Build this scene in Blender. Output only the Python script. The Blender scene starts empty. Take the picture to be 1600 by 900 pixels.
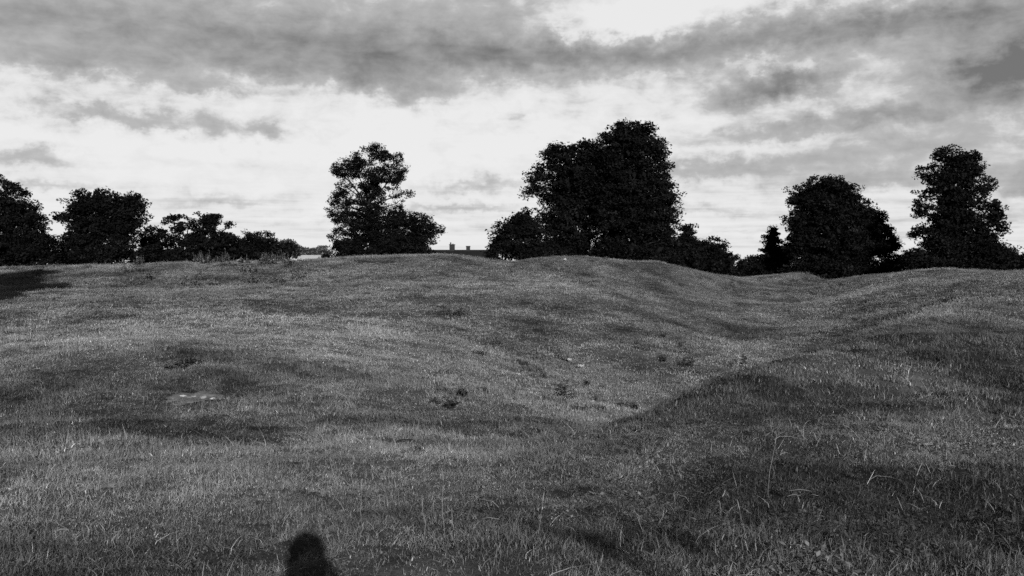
import bpy, bmesh, math, random
import numpy as np
from mathutils import Vector, Matrix

# ------------------------------------------------------------------ camera
F = 1556.0                       # focal length in photograph pixels (1600 wide)
CAM = Vector((0.0, 0.0, 1.6))
PITCH = math.radians(1.18)       # looking very slightly down
HOR = 418.0                      # row of the true horizon in the photograph

sc = bpy.context.scene
cd = bpy.data.cameras.new("camera")
cam = bpy.data.objects.new("camera", cd)
sc.collection.objects.link(cam)
cam.location = CAM
cam.rotation_euler = (math.pi / 2 - PITCH, 0, 0)
cd.sensor_width = 36.0
cd.lens = 36.0 * F / 1600.0
cd.clip_start = 0.02
cd.clip_end = 9000
sc.camera = cam

# ------------------------------------------------------------------ light
SUN_EL = math.radians(15.3)
SUN_AZ = math.radians(11.6)      # sun behind the camera, to the right
to_sun = Vector((math.sin(SUN_AZ) * math.cos(SUN_EL), -math.cos(SUN_AZ) * math.cos(SUN_EL), math.sin(SUN_EL)))
sd = bpy.data.lights.new("sun", "SUN")
sd.energy = 4.8
sd.angle = math.radians(0.5)
sd.color = (1, 1, 1)             # black and white photograph
sun = bpy.data.objects.new("sun", sd)
sc.collection.objects.link(sun)
sun.rotation_euler = to_sun.to_track_quat("Z", "Y").to_euler()

sc.view_settings.view_transform = "Standard"
sc.view_settings.look = "None"
sc.view_settings.exposure = 0.0
sc.view_settings.gamma = 1.0
sc.view_settings.use_curve_mapping = False
sc.cycles.use_denoising = False
sc.cycles.filter_width = 1.55
sc.cycles.max_bounces = 4
sc.cycles.diffuse_bounces = 2
sc.cycles.glossy_bounces = 1
sc.cycles.transparent_max_bounces = 4
sc.cycles.use_light_tree = False

world = bpy.data.worlds.new("World")
sc.world = world
world.use_nodes = True
wt = world.node_tree
wt.nodes.clear()


class G:
    """tiny helper to write node maths as expressions"""
    def __init__(s, t):
        s.t = t
    def n(s, kind, **kw):
        nd = s.t.nodes.new(kind)
        for k, v in kw.items():
            setattr(nd, k, v)
        return nd
    def m(s, op, a, b=None, c=None, clamp=False):
        nd = s.n("ShaderNodeMath", operation=op)
        nd.use_clamp = clamp
        for i, v in enumerate((a, b, c)):
            if v is None:
                continue
            if isinstance(v, (int, float)):
                nd.inputs[i].default_value = v
            else:
                s.t.links.new(v, nd.inputs[i])
        return nd.outputs[0]
    def add(s, a, b): return s.m("ADD", a, b)
    def sub(s, a, b): return s.m("SUBTRACT", a, b)
    def mul(s, a, b): return s.m("MULTIPLY", a, b)
    def xyz(s, x, y, z):
        nd = s.n("ShaderNodeCombineXYZ")
        for i, v in enumerate((x, y, z)):
            if isinstance(v, (int, float)):
                nd.inputs[i].default_value = v
            else:
                s.t.links.new(v, nd.inputs[i])
        return nd.outputs[0]
    def noise(s, vec, scale, detail=5, rough=0.55, dist=0.0):
        nd = s.n("ShaderNodeTexNoise")
        s.t.links.new(vec, nd.inputs["Vector"])
        nd.inputs["Scale"].default_value = scale
        nd.inputs["Detail"].default_value = detail
        nd.inputs["Roughness"].default_value = rough
        nd.inputs["Distortion"].default_value = dist
        return nd.outputs["Fac"]
    def ramp(s, v, a, b, lo=0.0, hi=1.0, smooth=True):
        nd = s.n("ShaderNodeMapRange")
        nd.interpolation_type = "SMOOTHSTEP" if smooth else "LINEAR"
        s.t.links.new(v, nd.inputs["Value"])
        nd.inputs["From Min"].default_value = a
        nd.inputs["From Max"].default_value = b
        nd.inputs["To Min"].default_value = lo
        nd.inputs["To Max"].default_value = hi
        return nd.outputs["Result"]


g = G(wt)
tc = g.n("ShaderNodeTexCoord")
sep = g.n("ShaderNodeSeparateXYZ")
wt.links.new(tc.outputs["Generated"], sep.inputs[0])
dx, dy, dz = sep.outputs
AZ = g.mul(g.m("ARCTAN2", dx, dy), F)            # azimuth, elevation of the direction (scaled radians)
EL = g.mul(g.m("ARCSINE", dz), F)
# billows: domain warp of the cloud masses
wv = g.xyz(g.mul(AZ, 0.006), g.mul(EL, 0.016), 3.0)
w1 = g.sub(g.noise(wv, 1.0, 5, 0.6), 0.5)
wv2 = g.xyz(g.mul(AZ, 0.006), g.mul(EL, 0.016), 9.0)
w2 = g.sub(g.noise(wv2, 1.0, 5, 0.6), 0.5)
w3 = g.sub(g.noise(g.xyz(g.mul(AZ, 0.024), g.mul(EL, 0.03), 13.0), 1.0, 6, 0.62), 0.5)
w4 = g.sub(g.noise(g.xyz(g.mul(AZ, 0.024), g.mul(EL, 0.03), 17.0), 1.0, 6, 0.62), 0.5)
AZW = g.add(g.add(AZ, g.mul(w1, 90.0)), g.mul(w3, 110.0))
ELW = g.add(g.add(EL, g.mul(w2, 34.0)), g.mul(w4, 66.0))
# cloud masses: (column, row, half width, half height, weight, slope)
CL = [
    (200, 74, 620, 54, .58, 0), (560, 96, 360, 40, .34, 0), (880, 96, 300, 34, .44, 0), (1220, 80, 300, 22, .42, -.05),
    (1330, 60, 220, 26, .30, 0), (300, 5, 560, 60, .20, 0), (760, 30, 180, 44, .20, 0),
    (975, 48, 105, 32, -.52, 0), (1090, 18, 140, 24, -.2, 0), (885, 62, 26, 14, -.35, 0),
    (655, 150, 50, 24, .46, 0), (565, 128, 80, 20, .4, 0), (390, 122, 70, 14, .22, 0),
    (1212, 146, 90, 24, .85, -.22), (1580, 142, 100, 42, 1.15, -.1), (1500, 80, 150, 45, .30, 0),
    (1620, 40, 120, 50, .28, 0),
    (120, 128, 160, 20, .36, 0), (300, 150, 50, 13, .38, 0), (330, 207, 125, 22, .40, .05), (150, 197, 95, 16, .36, .1),
    (415, 212, 36, 11, .25, -.15), (30, 265, 70, 15, .36, 0), (60, 305, 90, 10, .28, 0), (355, 316, 120, 12, .26, 0),
    (725, 292, 110, 12, .34, 0), (720, 328, 130, 8, .28, 0), (570, 345, 200, 5, .12, 0),
    (1100, 268, 100, 16, .30, 0), (1250, 258, 180, 14, .24, -.08), (1340, 290, 130, 16, .38, 0), (1595, 300, 60, 22, .52, 0),
    (1230, 212, 170, 12, .30, -.1), (1410, 195, 150, 13, .26, -.05), (1450, 240, 180, 40, .22, 0),
    (1110, 330, 120, 9, .18, 0), (1150, 365, 160, 5, .12, 0), (1550, 345, 120, 10, .2, 0), (800, 182, 26, 10, .25, 0),
    (1550, 200, 420, 170, .13, 0), (1240, 116, 90, 10, -.25, 0), (640, 220, 230, 40, -.16, 0), (220, 240, 200, 16, -.12, 0), (1250, 160, 300, 120, .06, 0),
]
tot = None
for (px, py, sx, sy, w, sl) in CL:
    a0 = math.atan((px - 800) / F) * F
    e0 = HOR - py
    da = g.sub(AZW, a0)
    de = g.sub(g.sub(ELW, e0), g.mul(da, -sl)) if sl else g.sub(ELW, e0)
    q = g.add(g.m("POWER", g.mul(da, 1.0 / sx), 2.0), g.m("POWER", g.mul(de, 1.0 / sy), 2.0))
    t = g.mul(g.m("EXPONENT", g.mul(q, -1.0)), w)
    tot = t if tot is None else g.add(tot, t)
# finer billow texture and low streaks
fine = g.sub(g.noise(g.xyz(g.mul(AZ, 0.016), g.mul(EL, 0.030), 1.0), 1.0, 8, 0.6, 0.25), 0.5)
strk = g.sub(g.noise(g.xyz(g.mul(AZ, 0.005), g.mul(EL, 0.07), 5.0), 1.0, 5, 0.6, 0.2), 0.5)
low = g.ramp(EL, 0, 170, 1.0, 0.15)
mid = g.ramp(EL, 60, 230, 0.35, 1.0)
tot = g.add(tot, g.mul(g.mul(fine, mid), 1.05))
tot = g.add(tot, g.mul(g.mul(strk, low), 1.5))
tot = g.add(tot, 0.01)
# dimming added to the unseen sky overhead and behind, to cut fill light
top_dim = g.ramp(EL, 450, 900, 1.0, 0.12)
back = g.ramp(g.m("ABSOLUTE", AZ), 1000, 2400, 1.0, 0.32)
La = g.ramp(tot, -0.05, 0.16, 0.0, 0.09, smooth=False)
Lb = g.ramp(tot, 0.08, 0.40, 0.0, 0.25, smooth=True)
Lc2 = g.ramp(tot, 0.30, 1.15, 0.0, 0.36, smooth=False)
Lc = g.sub(g.sub(g.sub(0.86, La), Lb), Lc2)
Lc = g.mul(g.mul(Lc, top_dim), back)
bright = g.ramp(EL, -200, 100, 0.86, 1.0)
Lc = g.mul(Lc, bright)
sky = g.n("ShaderNodeTexSky")
sky.sky_type = "NISHITA"
sky.sun_disc = False
sky.sun_elevation = SUN_EL
sky.sun_rotation = math.pi - SUN_AZ
bw = g.n("ShaderNodeRGBToBW")
wt.links.new(sky.outputs[0], bw.inputs[0])
STR = 0.1
clear = bw.outputs[0]
cloud = g.mul(Lc, 1.0 / STR)
# thin high veil nearly everywhere: mostly cloud, some clear sky through it
mixv = g.add(g.mul(cloud, 0.92), g.mul(clear, 0.08))
below = g.ramp(dz, -0.02, 0.0, 0.25, 1.0)
mixv = g.mul(mixv, below)
bg = g.n("ShaderNodeBackground")
bg.inputs["Strength"].default_value = STR
wt.links.new(mixv, bg.inputs["Color"])
wo = g.n("ShaderNodeOutputWorld")
wt.links.new(bg.outputs[0], wo.inputs["Surface"])

# ------------------------------------------------------------------ helpers
rng = np.random.default_rng(7)
random.seed(7)
COL = sc.collection


def link(o, parent=None):
    COL.objects.link(o)
    if parent is not None:
        o.parent = parent
    return o


def tag(o, label=None, cat=None, group=None, kind=None):
    if label: o["label"] = label
    if cat: o["category"] = cat
    if group: o["group"] = group
    if kind: o["kind"] = kind
    return o


def empty(name, loc, rz=0.0):
    o = bpy.data.objects.new(name, None)
    o.location = loc
    o.rotation_euler = (0, 0, rz)
    o.empty_display_size = 0.3
    return link(o)


def mesh_np(name, verts, faces_flat, sizes, mat, parent=None, attrs=None, smooth=False):
    """mesh from numpy arrays; sizes = corners per face"""
    me = bpy.data.meshes.new(name)
    verts = np.asarray(verts, np.float32)
    me.vertices.add(len(verts))
    me.vertices.foreach_set("co", verts.ravel())
    faces_flat = np.asarray(faces_flat, np.int32)
    sizes = np.asarray(sizes, np.int32)
    me.loops.add(len(faces_flat))
    me.loops.foreach_set("vertex_index", faces_flat)
    me.polygons.add(len(sizes))
    st = np.concatenate(([0], np.cumsum(sizes)[:-1])).astype(np.int32)
    me.polygons.foreach_set("loop_start", st)
    if smooth:
        me.polygons.foreach_set("use_smooth", np.ones(len(sizes), bool))
    me.update(calc_edges=True)
    for k, v in (attrs or {}).items():
        a = me.attributes.new(k, "FLOAT", "POINT")
        a.data.foreach_set("value", np.asarray(v, np.float32))
    if mat: me.materials.append(mat)
    o = bpy.data.objects.new(name, me)
    if parent is not False:
        link(o, parent)
    return o


def obj_bm(name, bm, mat, parent=None, smooth=False):
    me = bpy.data.meshes.new(name)
    bm.normal_update()
    if smooth:
        for f in bm.faces: f.smooth = True
    bm.to_mesh(me)
    bm.free()
    me.materials.append(mat)
    o = bpy.data.objects.new(name, me)
    return link(o, parent)


def box(bm, c, s, rz=0.0):
    M = Matrix.Translation(c) @ Matrix.Rotation(rz, 4, "Z") @ Matrix.Diagonal((s[0], s[1], s[2], 1))
    bmesh.ops.create_cube(bm, size=1.0, matrix=M)


def tube(pts, rads, seg=6, close=True):
    """tapered tube along points -> verts, faces list"""
    V, Fc = [], []
    pts = [Vector(p) for p in pts]
    for i, p in enumerate(pts):
        d = (pts[min(i + 1, len(pts) - 1)] - pts[max(i - 1, 0)])
        d = d.normalized() if d.length > 1e-9 else Vector((0, 0, 1))
        up = Vector((0, 1, 0)) if abs(d.y) < 0.9 else Vector((1, 0, 0))
        a = d.cross(up).normalized()
        b = d.cross(a)
        for k in range(seg):
            t = 2 * math.pi * k / seg
            V.append(p + (a * math.cos(t) + b * math.sin(t)) * rads[i])
    for i in range(len(pts) - 1):
        for k in range(seg):
            k2 = (k + 1) % seg
            Fc.append((i * seg + k, i * seg + k2, (i + 1) * seg + k2, (i + 1) * seg + k))
    if close:
        Fc.append(tuple(range((len(pts) - 1) * seg, len(pts) * seg)))
        Fc.append(tuple(reversed(range(seg))))
    return V, Fc


class Acc:
    def __init__(s):
        s.V, s.F = [], []
    def add(s, VF):
        V, Fc = VF
        b = len(s.V)
        s.V += V
        s.F += [tuple(i + b for i in f) for f in Fc]
    def obj(s, name, mat, parent=None, smooth=True):
        me = bpy.data.meshes.new(name)
        me.from_pydata([tuple(v) for v in s.V], [], s.F)
        me.update()
        if smooth:
            me.polygons.foreach_set("use_smooth", np.ones(len(me.polygons), bool))
        me.materials.append(mat)
        return link(bpy.data.objects.new(name, me), parent)


_tab = np.random.default_rng(3).random((256, 256))
def vnoise(x, y):
    x = np.asarray(x, float); y = np.asarray(y, float)
    xi = np.floor(x).astype(int); yi = np.floor(y).astype(int)
    fx = x - xi; fy = y - yi
    fx = fx * fx * (3 - 2 * fx); fy = fy * fy * (3 - 2 * fy)
    a = _tab[xi & 255, yi & 255]; b = _tab[(xi + 1) & 255, yi & 255]
    c = _tab[xi & 255, (yi + 1) & 255]; d = _tab[(xi + 1) & 255, (yi + 1) & 255]
    return (a * (1 - fx) + b * fx) * (1 - fy) + (c * (1 - fx) + d * fx) * fy - 0.5
def fbm(x, y, f, octs=4, gain=0.5):
    r = 0; a = 1.0
    for i in range(octs):
        r = r + a * vnoise(x * f + 17.3 * i, y * f - 9.1 * i)
        f *= 2.03; a *= gain
    return r


cp, sp = math.cos(PITCH), math.sin(PITCH)
def at(px, py, D):
    """world point that stands D metres ahead (along Y) and shows at a pixel of the photograph"""
    u = (px - 800) / F; v = (450 - py) / F
    d = Vector((u, cp + v * sp, -sp + v * cp))
    return CAM + d * (D / d.y)


# ------------------------------------------------------------------ terrain
CTRL = []
def P(px, py, D): p = at(px, py, D); CTRL.append((p.x, p.y, p.z))
def Z(px, D, z): CTRL.append(((px - 800) / F * D, D, z))
# near ground and behind
for a in range(0, 360, 30):
    CTRL.append((3.2 * math.sin(math.radians(a)), 3.2 * math.cos(math.radians(a)), 0.0))
CTRL.append((0, 0, 0))
for a in range(110, 260, 25):
    for r in (10, 30, 80):
        CTRL.append((r * math.sin(math.radians(a)), r * math.cos(math.radians(a)), 0.2))
for px in (0, 400, 800): P(px, 905, 5.15)
Z(1200, 5.1, .05); Z(1600, 5.0, .12)
# left: long gentle fall, hollow, scarp with the bare patch, lip, rise to the crest
for px, dd in ((-250, 0), (0, 0), (200, 0), (400, .3)):
    P(px, 760, 8.2); P(px, 715, 10.0); P(px, 690, 11.6); P(px, 625, 15.5)
    P(px, 560, 19.0 + dd); P(px, 537, 21.2 + dd); Z(px, 25.5, .02)
    P(px, 470, 35)
    P(px, 440, 46)
CREST = [(-300, 417, 56), (-150, 416.5, 56), (0, 416.5, 56), (94, 415.5, 56), (200, 412.5, 56), (281, 409.5, 56), (344, 408, 56), (400, 407, 56), (462, 406.5, 57),
         (500, 404.5, 57), (560, 400, 58), (613, 398.5, 58), (670, 397.5, 58), (690, 396.5, 58), (731, 400, 60), (757, 404, 62), (796, 408, 62), (815, 407, 61), (833, 403.5, 60),
         (874, 400, 60), (908, 399.5, 60), (939, 403, 61), (973, 406, 62), (1004, 407.5, 63), (1029, 407.5, 64), (1051, 414, 66), (1076, 420, 68), (1113, 427.5, 71),
         (1154, 433, 74), (1182, 431, 78), (1226, 427.5, 80), (1246, 425.5, 80), (1266, 429, 81), (1289, 438.5, 85), (1312, 435.5, 84), (1341, 431, 74), (1384, 427, 64),
         (1407, 425.5, 60), (1439, 421, 56), (1462, 419, 55), (1493, 420, 54), (1522, 421.5, 54), (1557, 424, 54), (1600, 423.5, 54), (1750, 424, 54), (1900, 424, 54)]
for px, y, D in CREST:
    P(px, y, D)
    # the back of the crest falls away to level ground
    zc = at(px, y, D).z
    Z(px, D + 9, zc - 0.75); Z(px, D + 22, min(zc - 1.3, 0.0)); Z(px, D + 45, -0.6)
# centre
for px in (560, 700, 820):
    P(px, 760, 8.3); P(px, 700, 10.6); P(px, 640, 15.2)
P(700, 600, 19.0); P(560, 590, 18.5); P(560, 540, 23.5); P(560, 480, 34); P(560, 435, 47)
P(850, 606, 23.6); P(940, 612, 23.2); P(700, 545, 25.0); P(850, 548, 28.6); P(780, 505, 32.5)
P(880, 490, 36); P(700, 480, 35); P(860, 445, 46); P(700, 440, 46); P(960, 460, 43); P(1000, 520, 34); P(1050, 560, 30)
P(1000, 600, 25.5); P(1050, 585, 27.5); Z(900, 19, -1.0); Z(1000, 20, -1.1)
# ditch running away to the right
Z(1100, 22, -1.45); Z(1195, 24, -1.45); Z(1240, 28, -1.4); Z(1300, 34, -1.3); P(1285, 500, 46); P(1290, 470, 57); P(1290, 450, 68)
P(1120, 520, 41); P(1130, 470, 54); P(1060, 440, 60); P(1180, 448, 66)
# near bank on the right: top edge, then a sharp fall into the ditch
P(950, 690, 9.6); P(1050, 640, 11.4); P(1110, 606, 12.4); P(1200, 576, 13.8); P(1330, 536, 18.0); P(1430, 497, 25.5); P(1510, 463, 35)
Z(1150, 15.6, -.42); Z(1250, 17.5, -.42); Z(1360, 22, -.36); Z(1450, 31, -.15); Z(1440, 42, .0)
P(1100, 720, 8.6); P(1300, 720, 8.2); P(1500, 720, 7.9); P(1350, 620, 12.0); P(1500, 600, 13.0); P(1600, 600, 13)
P(1600, 520, 21); P(1500, 520, 21.5); P(1600, 450, 39); P(1750, 560, 16); P(1750, 470, 32); P(1400, 455, 48)
# far level ground
for a in range(-60, 61, 12):
    for r in (135, 190):
        CTRL.append((r * math.sin(math.radians(a)), r * math.cos(math.radians(a)), -0.6))
for s in (-1, 1):
    for y in (0, 25, 50):
        CTRL.append((s * 75, y, 0.4))
CT = np.array(CTRL)
# drop near-duplicates
keep = []
for i in range(len(CT)):
    if all(np.hypot(*(CT[i, :2] - CT[j, :2])) > 0.35 for j in keep): keep.append(i)
CT = CT[keep]
def _k(r2): return np.where(r2 > 1e-12, 0.5 * r2 * np.log(r2 + 1e-12), 0.0)
SC_ = 20.0
cx = CT[:, :2] / SC_
n = len(cx)
K = _k(((cx[:, None] - cx[None]) ** 2).sum(-1)) + np.eye(n) * 2.5e-4
Pm = np.c_[np.ones(n), cx]
A = np.block([[K, Pm], [Pm.T, np.zeros((3, 3))]])
sol = np.linalg.solve(A, np.r_[CT[:, 2], 0, 0, 0])


def ground_base(x, y):
    x = np.asarray(x, float); y = np.asarray(y, float)
    sh = x.shape
    X = np.c_[x.ravel(), y.ravel()] / SC_
    out = np.empty(len(X))
    for i in range(0, len(X), 20000):
        b = X[i:i + 20000]
        out[i:i + 20000] = _k(((b[:, None] - cx[None]) ** 2).sum(-1)) @ sol[:n] + sol[n] + b @ sol[n + 1:]
    r = np.hypot(x, y).ravel()
    w = np.clip((r - 110) / 70, 0, 1); w = w * w * (3 - 2 * w)
    return (out * (1 - w) + (-0.6) * w).reshape(sh)


# trim the crest so that its humps and dips stand out: raise or lower it along its own line
_cp = np.linspace(-350, 1950, 240)
_cpx = np.array([c[0] for c in CREST]); _cy = np.interp(_cp, _cpx, [c[1] for c in CREST]); _cD = np.interp(_cp, _cpx, [c[2] for c in CREST])
_corr = np.zeros(len(_cp))
def crest_trim(x, y):
    yy = np.maximum(y, 20.0)
    px = 800 + F * x / yy
    c = np.interp(px, _cp, _corr); D = np.interp(px, _cp, _cD)
    q = (yy - D) / np.where(yy < D, 10.0, 14.0)
    return np.where(y > 20, c * np.exp(-q * q), 0)
_yy = np.linspace(30, 125, 200)
_X = (_cp[:, None] - 800) / F * _yy[None]; _Y = np.repeat(_yy[None], len(_cp), 0)
_Zb = ground_base(_X, _Y)
for _ in range(8):
    z_ = _Zb + crest_trim(_X, _Y)
    py_ = (HOR - F * (z_ + .05 - CAM.z) / _Y).min(1)
    _corr = np.clip(_corr + np.clip((py_ - _cy) * _cD / F, -.6, .6), -1.6, 1.2)

# ruts and hoof holes: (x, y, along, across, depth, angle)
RUTS = []
def rut(px, py, D, la, lb, dep, ang):
    p = at(px, py, D); RUTS.append((p.x, p.y, la, lb, dep, math.radians(ang)))
for (px, py, D, la, lb, dep, ang) in [
    (1440, 610, 12.5, .9, .35, .16, 20), (1560, 640, 10.8, .8, .35, .14, 20), (1250, 545, 24, .8, .3, .1, 10)]:
    rut(px, py, D, la, lb, dep, ang)


# the sharp edge where the near bank breaks into the ditch
BROW = [at(1000, 668, 10.4), at(1110, 606, 12.4), at(1200, 576, 13.8), at(1330, 536, 18.0), at(1430, 497, 25.5), at(1510, 463, 35)]
_bl = None
def brow(x, y, edge=False):
    global _bl
    if _bl is None:      # how far the smooth ground stands off the wanted edge height, along the edge
        q = np.array([tuple(p) for p in BROW]); t_ = np.linspace(0, 1, 41)
        qi = np.stack([np.interp(t_ * (len(q) - 1), np.arange(len(q)), q[:, k]) for k in range(3)], -1)
        _bl = (t_, qi[:, 2] - ground_base(qi[:, 0], qi[:, 1]) + .02)
    best = np.full(x.shape, 1e9); sg = np.ones(x.shape); tt = np.zeros(x.shape)
    n_ = len(BROW) - 1
    for i in range(n_):
        a, b = BROW[i], BROW[i + 1]
        ex, ey = b.x - a.x, b.y - a.y; L2 = ex * ex + ey * ey
        t = np.clip(((x - a.x) * ex + (y - a.y) * ey) / L2, 0, 1)
        qx, qy = x - (a.x + t * ex), y - (a.y + t * ey)
        d = np.hypot(qx, qy); cr = ex * (y - a.y) - ey * (x - a.x)
        m = d < best
        best = np.where(m, d, best); sg = np.where(m, np.sign(cr), sg); tt = np.where(m, (i + t) / n_, tt)
    sd_ = best * sg
    f = np.clip(tt / .2, 0, 1) * np.clip((1.0 - tt) / .35, 0, 1)
    wob = .14 * fbm(x, y, .6, 3)
    sd_ = sd_ + wob
    drop = np.clip((sd_ + .1) / .8, 0, 1); drop = drop * drop * (3 - 2 * drop)
    out = np.clip((6.5 - sd_) / 5.0, 0, 1); out = out * out * (3 - 2 * out)
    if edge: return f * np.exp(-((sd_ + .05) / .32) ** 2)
    fe = np.clip((tt + .0001) / .1, 0, 1) * np.clip((1 - tt) / .12, 0, 1) * (np.abs(best) < 12)
    trim = fe * np.interp(tt, *_bl) * np.where(sd_ < 0, np.exp(-(sd_ / 4.0) ** 2), np.exp(-(sd_ / .8) ** 2))
    return trim + f * (-.45 * drop * out + .05 * np.exp(-((sd_ + .55) / .6) ** 2))


def ground(x, y, micro=True):
    z = ground_base(x, y)
    x = np.asarray(x, float); y = np.asarray(y, float)
    r = np.hypot(x, y)
    if micro:
        lump = np.clip(1.0 - np.clip((r - 120) / 80, 0, 1), 0, 1)
        be = brow(x, y, True)
        z = z + brow(x, y) + crest_trim(x, y)
        lump = lump * (1 - .7 * be)
        z = z + lump * (np.where(r > 45, .05, .12) * fbm(x, y, 0.33, 3) + np.where(r > 45, .06, .11) * fbm(x + 40, y + 7, 1.1, 3))
        z = z + np.where(r < 60, 0.05 * fbm(x - 9, y + 31, 3.6, 2), 0)
        for (rx, ry, la, lb, dep, an) in RUTS:
            ddx = x - rx; ddy = y - ry
            u = ddx * math.cos(an) + ddy * math.sin(an); v = -ddx * math.sin(an) + ddy * math.cos(an)
            z = z - dep * np.exp(-(u / la) ** 2 - (v / lb) ** 2)
    return z


def gz(x, y): return float(ground(np.array([x]), np.array([y]))[0])


# how pale the grass is, from place to place (kinds of grass, plus painted light and shade of the slopes): blobs at world places
BL = []
def blob(px, py, D, sx, sy, w): p = at(px, py, D); BL.append((p.x, p.y, sx, sy, w))
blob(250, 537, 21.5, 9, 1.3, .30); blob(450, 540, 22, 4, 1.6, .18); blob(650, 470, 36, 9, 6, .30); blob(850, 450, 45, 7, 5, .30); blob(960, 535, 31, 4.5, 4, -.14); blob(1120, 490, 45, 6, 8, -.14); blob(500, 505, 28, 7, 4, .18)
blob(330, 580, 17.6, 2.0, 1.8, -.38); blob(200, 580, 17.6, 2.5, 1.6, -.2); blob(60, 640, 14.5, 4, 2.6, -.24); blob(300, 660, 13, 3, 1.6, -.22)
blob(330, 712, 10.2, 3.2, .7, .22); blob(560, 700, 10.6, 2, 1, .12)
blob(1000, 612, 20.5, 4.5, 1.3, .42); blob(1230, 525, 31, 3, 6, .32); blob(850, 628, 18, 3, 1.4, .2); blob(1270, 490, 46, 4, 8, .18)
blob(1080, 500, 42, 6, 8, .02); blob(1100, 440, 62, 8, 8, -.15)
blob(1500, 680, 9.0, 3.4, 5.0, -.26); blob(1580, 560, 16, 5, 6, -.16); blob(1550, 470, 33, 8, 12, -.16); blob(1450, 860, 5.6, 2, 1.8, -.24); blob(1440, 610, 12.5, 1.6, .8, -.25); blob(1560, 635, 11, 1.3, .7, -.3)  # right bank: ranker grass plus painted shade, also in the rut hollows
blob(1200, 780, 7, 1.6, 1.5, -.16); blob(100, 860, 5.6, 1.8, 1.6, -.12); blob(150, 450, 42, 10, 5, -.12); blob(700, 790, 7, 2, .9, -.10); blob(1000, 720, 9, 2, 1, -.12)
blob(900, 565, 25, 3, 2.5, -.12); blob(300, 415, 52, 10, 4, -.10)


def tone(x, y):
    t = 1.0 + 0.40 * fbm(x, y, 0.12, 3) + 0.85 * fbm(x + 5, y - 3, 0.7, 4) + 0.30 * fbm(x, y, 3.1, 2)
    t = t + 0.30 * fbm(x * 0.3, y, 0.6, 4)
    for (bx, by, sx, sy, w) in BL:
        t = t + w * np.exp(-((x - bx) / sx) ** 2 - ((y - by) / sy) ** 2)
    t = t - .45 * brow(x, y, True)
    return np.clip(t, 0.28, 2.0)


# ------------------------------------------------------------------ materials (neutral greys)
def mat(name, val, rough=0.8, spec=0.2, noise=0.0, nscale=8.0, attr=None, attr2=None, inst=None, bump=0.0, trans=0.0):
    m = bpy.data.materials.new(name)
    m.use_nodes = True
    t = m.node_tree
    h = G(t)
    b = t.nodes["Principled BSDF"]
    b.inputs["Roughness"].default_value = rough
    b.inputs["Specular IOR Level"].default_value = spec
    v = h.add(0.0, val)
    tcn = h.n("ShaderNodeTexCoord")
    if noise:
        nz = h.noise(tcn.outputs["Object"], nscale, 4, 0.6)
        v = h.mul(v, h.ramp(nz, 0.25, 0.75, 1 - noise, 1 + noise, smooth=False))
        if bump:
            bn = h.n("ShaderNodeBump")
            bn.inputs["Strength"].default_value = bump
            bn.inputs["Distance"].default_value = 0.02
            t.links.new(nz, bn.inputs["Height"])
            t.links.new(bn.outputs[0], b.inputs["Normal"])
    for a, ty in ((attr, "GEOMETRY"), (attr2, "GEOMETRY"), (inst, "INSTANCER")):
        if a:
            an = h.n("ShaderNodeAttribute", attribute_name=a, attribute_type=ty)
            v = h.mul(v, an.outputs["Fac"])
    cmb = h.n("ShaderNodeCombineColor")
    for i in range(3): t.links.new(v, cmb.inputs[i])
    t.links.new(cmb.outputs[0], b.inputs["Base Color"])
    return m


M_GROUND = mat("turf", 0.08, 0.95, 0.05, noise=0.5, nscale=30, attr="tone", bump=0.5)
M_GRASS = mat("grass_blade", 0.195, 0.62, 0.22, attr="btone", inst="tone")
M_STRAW = mat("dry_straw", 0.19, 0.6, 0.25, attr=None, noise=.15, nscale=20)
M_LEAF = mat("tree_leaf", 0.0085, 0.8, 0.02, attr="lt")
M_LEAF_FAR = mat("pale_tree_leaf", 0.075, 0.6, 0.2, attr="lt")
M_BARK = mat("bark", 0.02, 0.9, 0.1, noise=.4, nscale=6, bump=.6)
M_WEED = mat("thistle_leaf", 0.05, 0.6, 0.25, attr="lt")
M_NETTLE = mat("nettle_leaf", 0.12, 0.6, 0.25, attr="lt")
M_TWIG = mat("dead_twig", 0.2, 0.8, 0.1, noise=.2)
M_EARTH = mat("bare_earth", 0.24, 0.95, 0.05, noise=.7, nscale=5, bump=1.0)
M_STONE = mat("pale_stone", 0.42, 0.85, 0.1, noise=.25, nscale=12, bump=.4)
M_PAPER = mat("white_paper", 0.6, 0.7, 0.1, noise=.06, nscale=20)
M_ROOF = mat("slate_roof", 0.018, 0.8, 0.05, noise=.25, nscale=3, bump=.3)
M_BRICK = mat("dark_brick", 0.03, 0.9, 0.1, noise=.3, nscale=5, bump=.3)
M_POT = mat("chimney_pot", 0.06, 0.85, 0.1, noise=.2, nscale=8)
M_PALEWALL = mat("whitewash", 0.75, 0.85, 0.1, noise=.1, nscale=2)
M_PALEROOF = mat("pale_sheet_roof", 0.5, 0.6, 0.2, noise=.15, nscale=2)
M_GLASS = mat("window_glass", 0.02, 0.08, 0.5)
M_WOOD = mat("painted_wood", 0.2, 0.6, 0.3, noise=.1)
M_CLOTH = mat("dark_coat", 0.05, 0.9, 0.1, noise=.2, nscale=20)
M_TROUS = mat("grey_trousers", 0.09, 0.9, 0.1, noise=.2, nscale=20)
M_SKIN = mat("skin", 0.4, 0.55, 0.3)
M_HAIR = mat("dark_hair", 0.03, 0.6, 0.3, noise=.3, nscale=60)
M_SHOE = mat("leather", 0.03, 0.45, 0.4)
M_CAMB = mat("camera_body", 0.03, 0.4, 0.4)

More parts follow.
